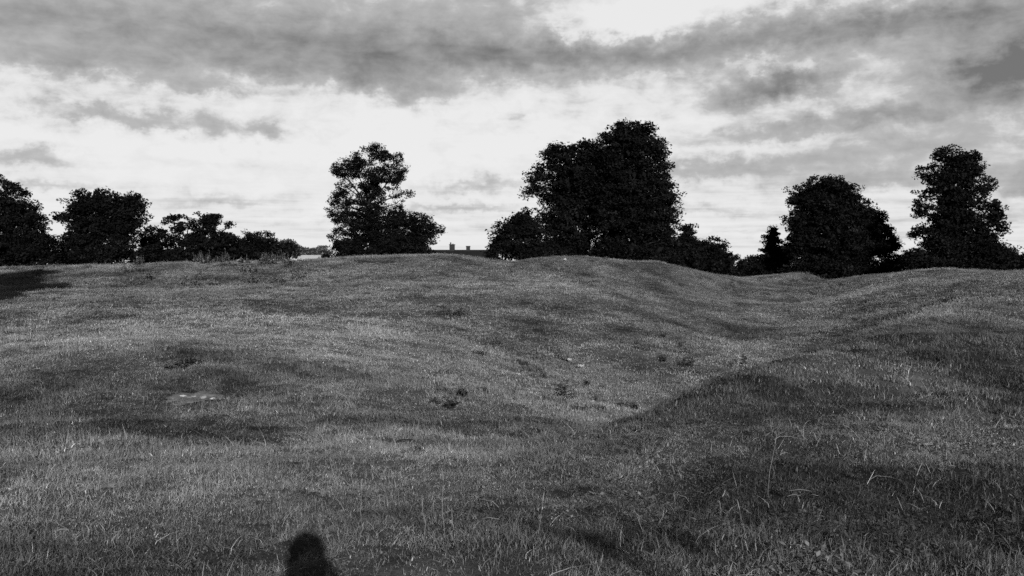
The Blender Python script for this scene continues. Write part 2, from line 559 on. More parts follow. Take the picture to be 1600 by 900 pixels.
# ------------------------------------------------------------------ ground sheet (round, finer near the viewer and ahead)
fwd = np.radians(np.arange(-38, 38, 0.22))
rest = np.radians(np.linspace(38, 322, 140))
th = np.concatenate([fwd, rest])
NT = len(th)
rr = np.concatenate([np.linspace(0.15, 3.0, 14, endpoint=False), np.geomspace(3.0, 110.0, 330, endpoint=False), np.geomspace(110, 4000, 30)])
R_, T_ = np.meshgrid(rr, th, indexing="ij")
gx = R_ * np.sin(T_); gy = R_ * np.cos(T_)
gzv = ground(gx, gy)
V = np.stack([gx, gy, gzv], -1).reshape(-1, 3)
V = np.concatenate([V, [[0, 0, gz(0, 0)]]])
i0 = (np.arange(len(rr) - 1)[:, None] * NT + np.arange(NT)[None])
j = (np.arange(NT) + 1) % NT
i1 = (np.arange(len(rr) - 1)[:, None] * NT + j[None])
q = np.stack([i0, i0 + NT, i1 + NT, i1], -1).reshape(-1, 4)[:, ::-1]
tri = np.stack([np.full(NT, len(V) - 1), np.arange(NT), j], -1)[:, ::-1]
ff = np.concatenate([q.ravel(), tri.ravel()])
sz = np.concatenate([np.full(len(q), 4), np.full(NT, 3)])
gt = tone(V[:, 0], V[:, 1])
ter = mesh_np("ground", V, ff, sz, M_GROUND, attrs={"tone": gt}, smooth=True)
tag(ter, kind="structure")

# ------------------------------------------------------------------ grass
def tuft(name, nb, rad, h0, h1, w, lean, dry, seed, seg=2):
    r = np.random.default_rng(seed)
    V, Fc, S, T = [], [], [], []
    for b in range(nb):
        a = r.uniform(0, 2 * np.pi); q = rad * math.sqrt(r.random())
        base = np.array([q * math.cos(a), q * math.sin(a), -0.02])
        H = r.uniform(h0, h1); la = r.uniform(0, 2 * np.pi); ln = abs(r.normal(0, lean)) * H
        d = np.array([math.cos(la), math.sin(la), 0]); fa = r.uniform(0, np.pi)
        s = np.array([math.cos(fa), math.sin(fa), 0]) * w * r.uniform(.6, 1.3) / 2
        isdry = r.random() < dry
        tb = r.uniform(1.5, 3.4) if isdry else r.uniform(.35, 1.4)
        i = len(V)
        for k in range(seg):
            t = k / seg
            p = base + d * ln * t * t + np.array([0, 0, H * (t - .25 * t * t * min(ln / H, 1.2))])
            ww = s * (1 - .5 * t)
            V += [p - ww, p + ww]; T += [tb * (.8 + .3 * t)] * 2
            if k:
                Fc += [i + 2 * k - 2, i + 2 * k - 1, i + 2 * k + 1, i + 2 * k]; S.append(4)
        p = base + d * ln + np.array([0, 0, H * (1 - .25 * min(ln / H, 1.2))])
        V.append(p); T.append(tb * 1.1)
        Fc += [i + 2 * seg - 2, i + 2 * seg - 1, i + 2 * seg]; S.append(3)
    return mesh_np(name, V, Fc, S, M_GRASS, parent=False, attrs={"btone": T})


def scatter(name, sources, xs, ys, rot, tilt, scl, tn, kind="stuff"):
    """one object: tufts of grass set on the ground by a node group"""
    coll = bpy.data.collections.new(name + "_blades")
    for o in sources: coll.objects.link(o)
    zs = ground(xs, ys)
    me = bpy.data.meshes.new(name)
    me.vertices.add(len(xs))
    me.vertices.foreach_set("co", np.stack([xs, ys, zs], -1).astype(np.float32).ravel())
    a = me.attributes.new("rot", "FLOAT_VECTOR", "POINT")
    a.data.foreach_set("vector", np.stack([tilt[0], tilt[1], rot], -1).astype(np.float32).ravel())
    a = me.attributes.new("scl", "FLOAT_VECTOR", "POINT"); a.data.foreach_set("vector", np.stack(scl, -1).astype(np.float32).ravel())
    a = me.attributes.new("tone", "FLOAT", "POINT"); a.data.foreach_set("value", tn.astype(np.float32))
    a = me.attributes.new("idx", "INT", "POINT"); a.data.foreach_set("value", rng.integers(0, len(sources), len(xs)).astype(np.int32))
    o = link(bpy.data.objects.new(name, me))
    ng = bpy.data.node_groups.new(name, "GeometryNodeTree")
    ng.interface.new_socket("Geometry", in_out="INPUT", socket_type="NodeSocketGeometry")
    ng.interface.new_socket("Geometry", in_out="OUTPUT", socket_type="NodeSocketGeometry")
    N = ng.nodes; L = ng.links
    gi = N.new("NodeGroupInput"); go = N.new("NodeGroupOutput")
    ci = N.new("GeometryNodeCollectionInfo")
    ci.inputs["Collection"].default_value = coll
    ci.inputs["Separate Children"].default_value = True
    ci.inputs["Reset Children"].default_value = True
    ip = N.new("GeometryNodeInstanceOnPoints")
    ip.inputs["Pick Instance"].default_value = True
    m2p = N.new("GeometryNodeMeshToPoints")
    L.new(gi.outputs[0], m2p.inputs[0]); L.new(m2p.outputs[0], ip.inputs["Points"])
    L.new(ci.outputs[0], ip.inputs["Instance"])
    def att(nm, ty, sock):
        a = N.new("GeometryNodeInputNamedAttribute"); a.data_type = ty; a.inputs["Name"].default_value = nm
        L.new(a.outputs[0], ip.inputs[sock])
    att("idx", "INT", "Instance Index"); att("scl", "FLOAT_VECTOR", "Scale"); att("rot", "FLOAT_VECTOR", "Rotation")
    L.new(ip.outputs[0], go.inputs[0])
    md = o.modifiers.new("grass", "NODES"); md.node_group = ng
    tag(o, kind=kind)
    return o


def wedge(nmax, r0, r1, half):
    r = np.sqrt(rng.uniform(r0 * r0, r1 * r1, nmax)); a = rng.uniform(-half, half, nmax)
    return r * np.sin(a), r * np.cos(a)


BARE = [(at(310, 624, 15.6), .48, .95), (at(372, 590, 17.2), .22, .5)]
def sow(name, srcs, density, r0, r1, half=math.radians(36), hmin=.6, hmax=2.1, wide=1.0, vary=.38):
    area = half * (r1 * r1 - r0 * r0)
    x, y = wedge(int(area * density), r0, r1, half)
    k = np.ones(len(x), bool)
    for (p, ra, rb) in BARE:
        qd = ((x - p.x) / ra) ** 2 + ((y - p.y) / rb) ** 2 + 2.2 * fbm(x, y, 3.2, 3)
        k &= ~((qd < 1) & (rng.random(len(x)) < np.clip(1.25 - 1.0 * np.clip(qd, 0, 1), 0, .93)))
    # thin places
    k &= rng.random(len(x)) < np.clip(.8 + 1.2 * fbm(x + 3, y + 8, 1.3, 2), .75, 1)
    x, y = x[k], y[k]
    m = len(x)
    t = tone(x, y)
    hh = np.clip(1.0 + 1.3 * fbm(x - 20, y + 11, .55, 3) + 1.0 * fbm(x, y, 2.4, 2), hmin, hmax) * rng.uniform(.75, 1.25, m)
    s = rng.uniform(.8, 1.25, m) * wide
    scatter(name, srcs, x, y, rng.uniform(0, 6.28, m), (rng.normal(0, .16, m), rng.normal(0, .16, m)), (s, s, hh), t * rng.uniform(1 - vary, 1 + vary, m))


near_t = [tuft("grass_tuft", 36, .068, .010, .042, .0046, 1.15, .06, s, 3) for s in range(6)] + \
         [tuft("grass_tuft", 18, .07, .035, .09, .0038, 1.5, .09, 10 + s, 3) for s in range(1)]
mid_t = [tuft("grass_tuft", 40, .16, .018, .055, .0076, 1.1, .04, 20 + s, 2) for s in range(7)] + \
        [tuft("grass_tuft", 20, .12, .05, .12, .0065, 1.2, .08, 30 + s, 2) for s in range(1)]
far_t = [tuft("grass_tuft", 44, .30, .018, .06, .019, 1.1, .03, 40 + s, 2) for s in range(7)] + \
        [tuft("grass_tuft", 18, .25, .05, .11, .016, 1.1, .06, 50 + s, 2) for s in range(1)]
sow("turf_grass", near_t, 640, 1.2, 11.5)
sow("turf_grass", mid_t, 140, 10.5, 27, vary=.24)
sow("turf_grass", far_t, 34, 25, 96, vary=.17, hmax=1.25)
for o in list(COL.objects):
    if o.name.startswith("turf_grass"):
        o["label"] = "rough pasture grass of short and long blades"

# dark tussocks dotted over the slopes
tus_t = [tuft("tussock", 46, .10, .06, .15, .010, .9, .03, 500 + s_, 2) for s_ in range(4)]
x, y = wedge(15000, 8, 85, math.radians(34))
kk = rng.random(len(x)) < np.clip(-.1 + 2.2 * fbm(x + 60, y * .6 - 20, .35, 3), .03, 1)
x, y = x[kk], y[kk]; m_ = len(x); s_ = rng.uniform(.4, 1.5, m_) * (1 + y / 90)
scatter("tussocks", tus_t, x, y, rng.uniform(0, 6.28, m_), (rng.normal(0, .15, m_), rng.normal(0, .15, m_)), (s_ * 1.5, s_, s_ * rng.uniform(.6, 1.0, m_)), rng.uniform(.15, .5, m_))

# ------------------------------------------------------------------ trees
def leaf_cloud(lobes, fill, leaf, clump, r, per=15, yaw=0.0):
    """leaf-sized faces in clumps over a union of lobes [(centre, (rx, ry, rz), density)]"""
    Cs, Rs = [], []
    for (c, s, dn) in lobes:
        sa = 4 * math.pi * ((s[0] * s[1]) ** 1.6 + (s[0] * s[2]) ** 1.6 + (s[1] * s[2]) ** 1.6) ** (1 / 1.6) / 3 ** (1 / 1.6)
        ns = max(6, int(dn * sa / (clump * clump) * 1.05))
        d = r.normal(size=(ns, 3)); d /= np.linalg.norm(d, axis=1)[:, None]
        rad = 1 - np.abs(r.normal(0, .16, ns))
        # boughs: most clumps crowd round bough ends, leaving hollows between
        nb_ = max(5, ns // 8)
        bd = r.normal(size=(nb_, 3)); bd /= np.linalg.norm(bd, axis=1)[:, None]
        br = np.clip(1.0 + r.normal(.0, .06, nb_), .86, 1.07)
        pick = r.integers(0, nb_, ns)
        sp_ = .75 * clump * np.sqrt(8) / max(np.mean(s), .5) * .33
        dd_ = bd[pick] + r.normal(size=(ns, 3)) * sp_; dd_ /= np.linalg.norm(dd_, axis=1)[:, None]
        on = r.random(ns) < (.6 if dn > .8 else .85)
        d = np.where(on[:, None], dd_, d)
        rad = np.where(on, br[pick] - np.abs(r.normal(0, .07, ns)), rad - .06)
        rad = np.where(r.random(ns) < fill + (.14 if dn > .8 else 0), r.random(ns) ** .5 * .85, rad)
        # lumpy surface
        ph = r.uniform(0, 6, 3)
        lump = 1 + .09 * np.sin(d[:, 0] * 5 + ph[0]) + .08 * np.sin(d[:, 2] * 7 + ph[1]) + .06 * np.sin(d[:, 1] * 6 + ph[2])
        rad = rad * lump + np.where(r.random(ns) < .05, r.uniform(.02, .06, ns), 0)
        pos = np.array(c) + d * rad[:, None] * np.array(s)
        Cs.append(pos); Rs.append(np.full(ns, clump) * r.uniform(.6, 1.25, ns))
    Cs = np.concatenate(Cs); Rs = np.concatenate(Rs)
    m = len(Cs)
    nl = m * per
    ci = np.repeat(np.arange(m), per)
    off = r.normal(size=(nl, 3)); off /= np.linalg.norm(off, axis=1)[:, None]
    off *= (r.random(nl) ** .45)[:, None] * np.array([1.0, 1.0, .55]) * Rs[ci][:, None]
    pos = Cs[ci] + off
    L = leaf * r.uniform(.6, 1.35, nl)
    ax = r.normal(size=(nl, 3)) * np.array([1, 1, .55]); ax[:, 2] -= .25
    ax /= np.linalg.norm(ax, axis=1)[:, None]
    up = r.normal(size=(nl, 3)) * .6 + np.array([0, 0, 1.0])
    sd_ = np.cross(ax, up); sd_ /= np.linalg.norm(sd_, axis=1)[:, None] + 1e-9
    hw = (L * r.uniform(.25, .42, nl))[:, None]
    a = pos - ax * L[:, None] * .5; b = pos + sd_ * hw; c = pos + ax * L[:, None] * .5; d = pos - sd_ * hw
    Vv = np.stack([a, b, c, d], 1).reshape(-1, 3)
    core = []
    for (cc, s, dn) in lobes:          # the dense inner leaves
        if dn > .8:
            nc = int(18 * s[0] * s[2] + 12)
            dd = r.normal(size=(nc, 3)); dd /= np.linalg.norm(dd, axis=1)[:, None]
            pp = np.array(cc) + dd * (r.random(nc) ** .5 * .74)[:, None] * np.array(s)
            e1 = r.normal(size=(nc, 3)); e1 /= np.linalg.norm(e1, axis=1)[:, None]
            e2 = np.cross(e1, r.normal(size=(nc, 3))); e2 /= np.linalg.norm(e2, axis=1)[:, None]
            h_ = leaf * 1.5
            core.append(np.stack([pp - e1 * h_, pp + e2 * h_ * .6, pp + e1 * h_, pp - e2 * h_ * .6], 1).reshape(-1, 3))
    lt_core = np.ones(sum(len(q) for q in core))
    lt = np.repeat(np.clip(np.exp(r.normal(0, .45, m)), .4, 2.4)[ci] * r.uniform(.7, 1.3, nl), 4)
    if core:
        Vv = np.concatenate([Vv] + core); lt = np.concatenate([lt, lt_core])
    return Vv, lt


def tree(label, D, lobes_px, base_px, name="broadleaf_tree", group=None, leaf=.27, clump=.80, fill=.3, m=M_LEAF, seed=0, per=48, trunk_r=.35, depth=.85, cat="tree"):
    r = np.random.default_rng(100 + seed)
    bx = at(base_px, HOR, D)
    zb = gz(bx.x, D)
    root = empty(name, (bx.x, D, zb))
    root.rotation_euler.z = 0
    tag(root, label, cat, group)
    lobes = []
    for lb in lobes_px:
        px, py, rx, ry = lb[:4]
        dn = lb[4] if len(lb) > 4 else 1.0
        k = D / F
        ry_ = max(rx * k * depth, .6)
        dy = r.uniform(-.35, .35) * rx * k if len(lb) < 6 else lb[5]
        c = at(px, py, D + dy)
        k2 = (D + dy) / F
        lobes.append(((c.x - bx.x, c.y - D, c.z - zb), (rx * k2, ry_, ry * k2), dn))
    Vv, lt = leaf_cloud(lobes, fill, leaf, clump, r, per)
    lowz = -.05
    Vv[:, 2] = np.maximum(Vv[:, 2], lowz + r.uniform(0, .3, len(Vv)))
    nf = len(Vv) // 4
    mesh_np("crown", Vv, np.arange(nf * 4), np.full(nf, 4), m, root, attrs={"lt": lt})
    # trunk and limbs
    acc = Acc()
    top = max(l[0][2] for l in lobes)
    cxm = sum(l[0][0] * l[1][0] for l in lobes) / sum(l[1][0] for l in lobes)
    def wob(p, s): return tuple(p[i] + r.normal(0, s) for i in range(3))
    H = top * .95
    tp = [(0, 0, -.3), (0, 0, .25), (0.05, 0, H * .2), wob((cxm * .3, 0, H * .45), .12), wob((cxm * .6, 0, H * .7), .2), (cxm * .8, 0, H)]
    acc.add(tube(tp, [trunk_r * 1.5, trunk_r * 1.1, trunk_r * .9, trunk_r * .7, trunk_r * .42, trunk_r * .12], 9))
    for (c, s, dn) in lobes:
        hz = min(max(c[2] - .6 * s[2] - .8, H * .12), H * .7)
        f = hz / H
        st = (cxm * f, 0, hz)
        midp = wob(((st[0] + c[0]) / 2, (st[1] + c[1]) / 2, (st[2] + c[2]) / 2 - .1 * s[2]), .15)
        acc.add(tube([st, midp, c], [trunk_r * .38, trunk_r * .26, trunk_r * .12], 6))
        for q in range(7):
            dv = r.normal(size=3); dv /= np.linalg.norm(dv); dv[2] = abs(dv[2]) * .8 + .05
            e = (c[0] + dv[0] * s[0] * .88, c[1] + dv[1] * s[1] * .88, c[2] + dv[2] * s[2] * .88)
            mm = wob(((e[0] + c[0]) / 2, (e[1] + c[1]) / 2, (e[2] + c[2]) / 2 - .06), .1)
            acc.add(tube([c, mm, e], [trunk_r * .15, trunk_r * .09, trunk_r * .03], 5))
    acc.obj("trunk", M_BARK, root)
    return root


GT = "parkland trees along the skyline"
tree("dark broad tree cut by the left frame edge, right flank sloping down", 108,
     [(-20, 345, 62, 58), (8, 305, 28, 24, .8), (45, 322, 14, 12, .7), (38, 350, 34, 34), (62, 375, 24, 34), (10, 392, 72, 30), (30, 398, 56, 22), (78, 403, 16, 14), (-60, 380, 50, 50)], 5, group=GT, seed=1)
tree("broad flat-topped dark tree, second from the left along the skyline", 112,
     [(150, 318, 40, 26), (190, 322, 34, 26), (120, 335, 28, 22), (205, 332, 24, 18, .8), (150, 355, 55, 34), (185, 350, 36, 30), (130, 385, 44, 30), (185, 385, 34, 28), (150, 402, 58, 18), (107, 402, 20, 16), (98, 406, 14, 12), (214, 405, 16, 13)], 155, group=GT, seed=2, fill=.45)
tree("low spreading tree with bright sky gaps, beside the broad flat-topped tree", 118,
     [(278, 350, 24, 14, .6), (310, 350, 26, 14, .6), (343, 350, 17, 13, .75), (250, 362, 16, 9, .6), (290, 368, 30, 10, .45), (245, 385, 26, 24), (330, 378, 34, 24), (300, 395, 46, 20), (355, 388, 22, 22), (240, 400, 26, 14), (225, 402, 12, 14), (300, 407, 60, 10)], 300, group=GT, seed=3, fill=.12, clump=.68)
tree("small rounded dark tree left of the pale shed", 124,
     [(402, 377, 26, 15), (390, 388, 24, 18), (425, 386, 20, 16), (400, 396, 34, 14), (450, 392, 15, 12), (372, 392, 14, 16)], 405, group=GT, seed=4, fill=.45)
tree("small pale-topped tree peeping from behind the small rounded one", 165,
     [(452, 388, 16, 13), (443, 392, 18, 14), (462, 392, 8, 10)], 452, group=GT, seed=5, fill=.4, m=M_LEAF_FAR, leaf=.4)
tree("distant pale bushy tree above the pale shed roof", 240,
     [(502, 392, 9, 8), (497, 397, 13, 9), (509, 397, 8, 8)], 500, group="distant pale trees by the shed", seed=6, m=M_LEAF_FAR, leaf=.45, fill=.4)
tree("low distant pale thicket stretching left behind the pale shed", 250,
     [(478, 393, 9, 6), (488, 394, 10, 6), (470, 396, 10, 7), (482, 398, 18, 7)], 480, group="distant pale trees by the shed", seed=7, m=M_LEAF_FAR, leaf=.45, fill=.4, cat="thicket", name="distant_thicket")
# tall ragged tree
tree("tall ragged tree with bright gaps, standing alone left of the house", 105,
     [(580, 254, 38, 24, .75), (556, 264, 22, 16, .7), (608, 262, 24, 20, .8), (592, 284, 34, 18, .7), (538, 268, 18, 13, .65), (526, 262, 9, 8, .7), (620, 268, 11, 14, .5),
      (580, 305, 20, 24, .85), (540, 292, 16, 13, .6), (530, 305, 13, 9, .55), (545, 320, 26, 15, .65), (522, 315, 15, 9, .5), (518, 332, 11, 13, .5), (580, 335, 32, 24, .95), (548, 345, 26, 16, .6),
      (575, 360, 40, 22, .95), (530, 340, 12, 10, .4), (540, 362, 18, 10, .5), (522, 370, 10, 5, .4), (585, 385, 46, 20, 1.1), (580, 400, 60, 10), (620, 318, 10, 16, .6), (633, 303, 12, 5, .5), (622, 340, 18, 18, .9), (612, 365, 26, 24, 1)],
     582, name="ragged_tree", group=GT, seed=8, fill=.22, clump=.56, leaf=.19, per=42, trunk_r=.26)
tree("low tree with drooping boughs reaching from the tall ragged tree towards the house", 101,
     [(645, 345, 20, 14, .9), (655, 358, 26, 18, .95), (640, 375, 32, 22, 1), (670, 355, 18, 10, .6), (682, 364, 14, 7, .5), (660, 380, 20, 14, .8), (625, 388, 30, 16), (650, 393, 28, 8), (660, 400, 34, 8)], 640, group=GT, seed=9, fill=.35, clump=.62, leaf=.2)
tree("low rounded bush at the left foot of the tall ragged tree", 100,
     [(530, 385, 14, 10), (542, 388, 20, 14), (556, 390, 18, 12)], 540, name="round_bush", cat="bush", group="bushes on the skyline", seed=10, fill=.4, clump=.62, leaf=.2)
# central clump
tree("low dark tree at the left foot of the great central clump", 104,
     [(815, 345, 22, 18), (800, 365, 28, 22), (830, 362, 26, 26), (785, 380, 20, 18), (810, 388, 40, 20), (775, 388, 12, 10, .9), (768, 399, 16, 11), (840, 388, 30, 20), (850, 402, 40, 12), (795, 350, 10, 8, .7)], 812, group=GT, seed=11, fill=.45)
tree("left half of the great central clump, crown thin on its left side", 110,
     [(900, 270, 44, 42), (870, 262, 30, 30, .8), (848, 280, 26, 26, .5), (835, 290, 22, 24, .42), (825, 300, 14, 12, .35), (850, 312, 26, 20, .5), (880, 240, 22, 16, .7), (915, 238, 26, 18, .9), (940, 250, 36, 34), (890, 310, 40, 36), (880, 350, 40, 40), (930, 330, 44, 60), (860, 345, 24, 16, .7), (900, 385, 50, 22), (890, 403, 60, 12), (920, 285, 44, 40)],
     905, group=GT, seed=12, fill=.4)
tree("tallest tree on the skyline, domed right half of the great central clump", 107,
     [(985, 225, 44, 36), (972, 208, 26, 20, .85), (1000, 208, 24, 18, .85), (955, 222, 22, 18, .8), (1022, 232, 20, 22, .85), (1030, 260, 17, 26, .8), (990, 270, 56, 44), (1040, 262, 8, 10, .4), (1005, 315, 54, 44), (1040, 310, 17, 40, .85), (985, 350, 60, 48), (1030, 350, 30, 40), (990, 388, 66, 22), (1040, 388, 26, 24), (990, 406, 70, 14), (960, 300, 40, 60)],
     992, group=GT, seed=13, fill=.5, trunk_r=.5)
tree("small dark tree with a round top tuft at the great clump's right flank", 112,
     [(1075, 362, 10, 11, .9), (1068, 378, 20, 16), (1072, 395, 24, 22), (1062, 405, 26, 20)], 1068, group=GT, seed=14, fill=.4, clump=.62)
tree("low bushy tree right of the great central clump, sloping down to the right", 116,
     [(1100, 388, 20, 16), (1120, 392, 20, 18), (1135, 408, 16, 18), (1105, 410, 26, 22), (1125, 420, 26, 14), (1092, 408, 16, 24)], 1112, group=GT, seed=15, fill=.3, clump=.62)
tree("tiny far bush in the skyline dip left of the slim pointed tree", 160,
     [(1160, 412, 8, 8), (1168, 418, 12, 10), (1176, 408, 9, 9), (1165, 426, 18, 8), (1152, 428, 10, 5)], 1166, name="small_bush", cat="bush", group="bushes on the skyline", seed=16, fill=.35, leaf=.4)
tree("slim pointed tree at the left foot of the great domed tree", 122,
     [(1209, 362, 6, 9, .9), (1208, 376, 13, 13), (1206, 392, 19, 16), (1210, 408, 26, 18), (1205, 422, 32, 14), (1225, 398, 16, 20)], 1209, group=GT, seed=17, fill=.4, clump=.62, name="pointed_tree")
tree("great dense domed tree on the right, its right shoulder stepping down", 116,
     [(1285, 300, 42, 26), (1300, 296, 32, 22), (1262, 312, 30, 26), (1290, 335, 60, 40), (1250, 345, 24, 34), (1252, 372, 26, 34), (1320, 312, 26, 26), (1335, 330, 34, 26), (1360, 348, 32, 28), (1375, 372, 26, 30), (1388, 388, 18, 14, .9), (1310, 375, 74, 44), (1345, 395, 50, 34), (1270, 390, 44, 42), (1300, 420, 82, 20), (1395, 380, 10, 10, .6)],
     1305, group=GT, seed=118, fill=.55, trunk_r=.5)
tree("low dark hedge joining the domed tree and the tall tree at the right", 124,
     [(1400, 412, 22, 12), (1420, 408, 20, 14), (1440, 410, 20, 14), (1385, 418, 24, 14)], 1412, name="hedge", cat="hedge", group="dark hedges on the skyline", seed=19, fill=.4)
tree("tall tree near the right frame edge with a ragged left side", 106,
     [(1490, 252, 30, 22, .8), (1470, 240, 12, 10, .6), (1505, 246, 20, 14, .7), (1455, 262, 18, 8, .5), (1445, 273, 10, 6, .5), (1515, 268, 24, 28, .9), (1485, 285, 36, 26, .95), (1452, 300, 20, 10, .6), (1540, 290, 18, 14, .8), (1500, 318, 46, 34), (1440, 322, 20, 10, .6), (1436, 332, 12, 6, .45), (1555, 330, 16, 26, .85), (1565, 355, 12, 14, .8), (1500, 355, 54, 36), (1445, 358, 24, 8, .6), (1427, 366, 10, 5, .45), (1465, 378, 34, 24), (1540, 372, 22, 24), (1500, 395, 68, 26), (1430, 402, 24, 14, .9), (1500, 416, 80, 12), (1450, 414, 40, 14)],
     1500, group=GT, seed=20, fill=.4, trunk_r=.5)
tree("low rounded tree at the right foot of the tall right-hand tree", 102,
     [(1560, 395, 24, 14), (1545, 405, 34, 18), (1570, 408, 14, 14)], 1552, group=GT, seed=21, fill=.45, clump=.62)
tree("low dark hedge running out at the right frame edge", 150,
     [(1590, 404, 14, 8), (1610, 402, 18, 8), (1600, 416, 26, 10), (1640, 406, 24, 12)], 1605, name="hedge", cat="hedge", group="dark hedges on the skyline", seed=22, fill=.4)

# the tree whose shadow falls on the mound at the left: stands beside the view, out of the frame
def shade_tree():
    x, y = -17.5, 20.6
    root = empty("broadleaf_tree", (x, y, gz(x, y)))
    tag(root, "leafy tree outside the frame whose shadow darkens the far left of the mound", "tree")
    r = np.random.default_rng(77)
    lobes = [((-.6, 0, 8.9), (1.5, 1.5, 1.2), .9), ((0, 0, 6.2), (2.2, 2.2, 1.7), .9), ((1.5, .2, 5.0), (1.2, 1.1, .7), .9), ((1.9, .1, 6.9), (1.0, .9, .9), .9), ((-1.8, 0, 5.4), (2.0, 1.8, 1.5), 1), ((.2, -.6, 7.6), (1.5, 1.5, 1.1), .8), ((-1.2, .3, 7.6), (1.7, 1.6, 1.2), .9), ((-3.4, 0, 6.4), (1.9, 1.8, 1.6), 1)]
    Vv, lt = leaf_cloud(lobes, .5, .2, .5, r, 44)
    nf = len(Vv) // 4
    mesh_np("crown", Vv, np.arange(nf * 4), np.full(nf, 4), M_LEAF, root, attrs={"lt": lt})
    acc = Acc()
    acc.add(tube([(0, 0, -.3), (0, 0, .3), (-.1, .05, 2.6), (-.3, 0, 5), (-.3, 0, 7.5)], [.42, .3, .25, .17, .04], 10))
    for (c, s, dn) in lobes:
        st = (-.12, .03, 2.7)
        acc.add(tube([st, ((st[0] + c[0]) / 2, c[1] / 2, (st[2] + c[2]) / 2 + .2), c], [.12, .08, .03], 6))
    acc.obj("trunk", M_BARK, root)
shade_tree()

# ------------------------------------------------------------------ house beyond the mound
def house():
    D = 170.0
    a = at(664, HOR, D); b = at(775, HOR, D)
    k = D / F
    x0, x1 = a.x, b.x
    zr0 = at(700, 390.3, D).z
    zg = -.6
    root = empty("long_house", ((x0 + x1) / 2, D, zg))
    tag(root, "long low dark house with two chimney stacks beyond the mound", "house")
    L = x1 - x0; dep = 7.0; He = zr0 - zg - 2.3; Hr = zr0 - zg
    bm = bmesh.new()
    box(bm, (0, 0, He / 2), (L, dep, He))
    # gable tops
    for s in (-1, 1):
        vs = [bm.verts.new((s * (L / 2 - .003), -dep / 2, He)), bm.verts.new((s * (L / 2 - .003), dep / 2, He)), bm.verts.new((s * (L / 2 - .003), 0, Hr - .12))]
        bm.faces.new(vs)
    obj_bm("wall", bm, M_BRICK, root)
    bm = bmesh.new()
    t = .14; ov = .35
    sl = (Hr - He) / (dep / 2)
    pr = [(-dep / 2 - ov, He - ov * sl), (0, Hr), (dep / 2 + ov, He - ov * sl), (dep / 2 + ov, He - ov * sl - t), (0, Hr - t), (-dep / 2 - ov, He - ov * sl - t)]
    A_ = [bm.verts.new((-L / 2 - .2, y, z)) for y, z in pr]; B_ = [bm.verts.new((L / 2 + .2, y, z)) for y, z in pr]
    for i in range(6):
        jn = (i + 1) % 6
        bm.faces.new((A_[i], A_[jn], B_[jn], B_[i]))
    bm.faces.new((A_[0], A_[5], A_[4], A_[1])); bm.faces.new((A_[1], A_[4], A_[3], A_[2]))
    bm.faces.new((B_[0], B_[1], B_[4], B_[5])); bm.faces.new((B_[1], B_[2], B_[3], B_[4]))
    bmesh.ops.recalc_face_normals(bm, faces=bm.faces)
    roof = obj_bm("roof", bm, M_ROOF, root)
    for (px, w, h, pots) in ((706.5, 9.5, 7.5, 2), (731.5, 7, 5, 0)):
        xx = at(px, HOR, D).x - (x0 + x1) / 2
        bm = bmesh.new()
        hh = h * k
        box(bm, (xx, 0, Hr - .6 + (hh + .6) / 2), (w * k * .85, .7, hh + .6))
        box(bm, (xx, 0, Hr + hh + .045), (w * k, .85, .12))
        ch = obj_bm("chimney", bm, M_BRICK, roof)
        for i in range(pots):
            acc = Acc()
            zt = Hr + hh + .1
            acc.add(tube([(xx - .25 + .4 * i, 0, zt), (xx - .25 + .4 * i, 0, zt + (.35 if i == 0 else .12))], [.13, .1], 10))
            p = acc.obj("chimney_pot", M_POT, roof, smooth=False)
    for i, xx in enumerate(np.linspace(-L / 2 + 1.2, L / 2 - 1.2, 5)):
        if i == 2:
            bm = bmesh.new(); box(bm, (xx, -dep / 2 - .03, 1.0), (.95, .09, 2.0)); obj_bm("door", bm, M_WOOD, root)
            continue
        bm = bmesh.new()
        zc = 1.5
        for s in (-1, 1):
            box(bm, (xx + s * .55, -dep / 2 - .03, zc), (.1, .1, 1.2)); box(bm, (xx, -dep / 2 - .03, zc + s * .6), (1.2, .11, .1))
        box(bm, (xx, -dep / 2 - .03, zc), (.05, .09, 1.1))
        w = obj_bm("window", bm, M_WOOD, root)
        bm = bmesh.new(); box(bm, (xx, -dep / 2 - .012, zc), (1.0, .03, 1.1)); obj_bm("pane", bm, M_GLASS, w)
house()

def shed():
    D = 190.0
    k = D / F
    c = at(485, HOR, D)
    zg = -.6
    ztop = at(485, 399.3, D).z - zg
    root = empty("pale_shed", (c.x, D, zg), 0.12)
    tag(root, "low pale whitewashed shed just showing over the crest under the distant pale trees", "shed")
    L, dep = 34 * k, 3.4
    He = ztop - .75
    bm = bmesh.new(); box(bm, (0, 0, He / 2), (L, dep, He))
    for s in (-1, 1):
        bm.faces.new([bm.verts.new((s * (L / 2 - .003), -dep / 2, He)), bm.verts.new((s * (L / 2 - .003), dep / 2, He)), bm.verts.new((s * (L / 2 - .003), 0, ztop - .1))])
    obj_bm("wall", bm, M_PALEWALL, root)
    bm = bmesh.new()
    for s in (-1, 1):
        a_ = [(-L / 2 - .2, 0, ztop), (L / 2 + .2, 0, ztop), (L / 2 + .2, s * (dep / 2 + .25), He - .08), (-L / 2 - .2, s * (dep / 2 + .25), He - .08)]
        lo = [bm.verts.new(v) for v in a_]; hi = [bm.verts.new((v[0], v[1] + s * .002, v[2] + .09)) for v in a_]
        bm.faces.new(lo); bm.faces.new(hi)
        for i in range(4): bm.faces.new((lo[i], lo[(i + 1) % 4], hi[(i + 1) % 4], hi[i]))
    bmesh.ops.recalc_face_normals(bm, faces=bm.faces)
    obj_bm("roof", bm, M_PALEROOF, root)
    bm = bmesh.new(); box(bm, (.6, -dep / 2 - .03, 1.0), (1.6, .08, 2.0)); obj_bm("door", bm, M_WOOD, root)
shed()

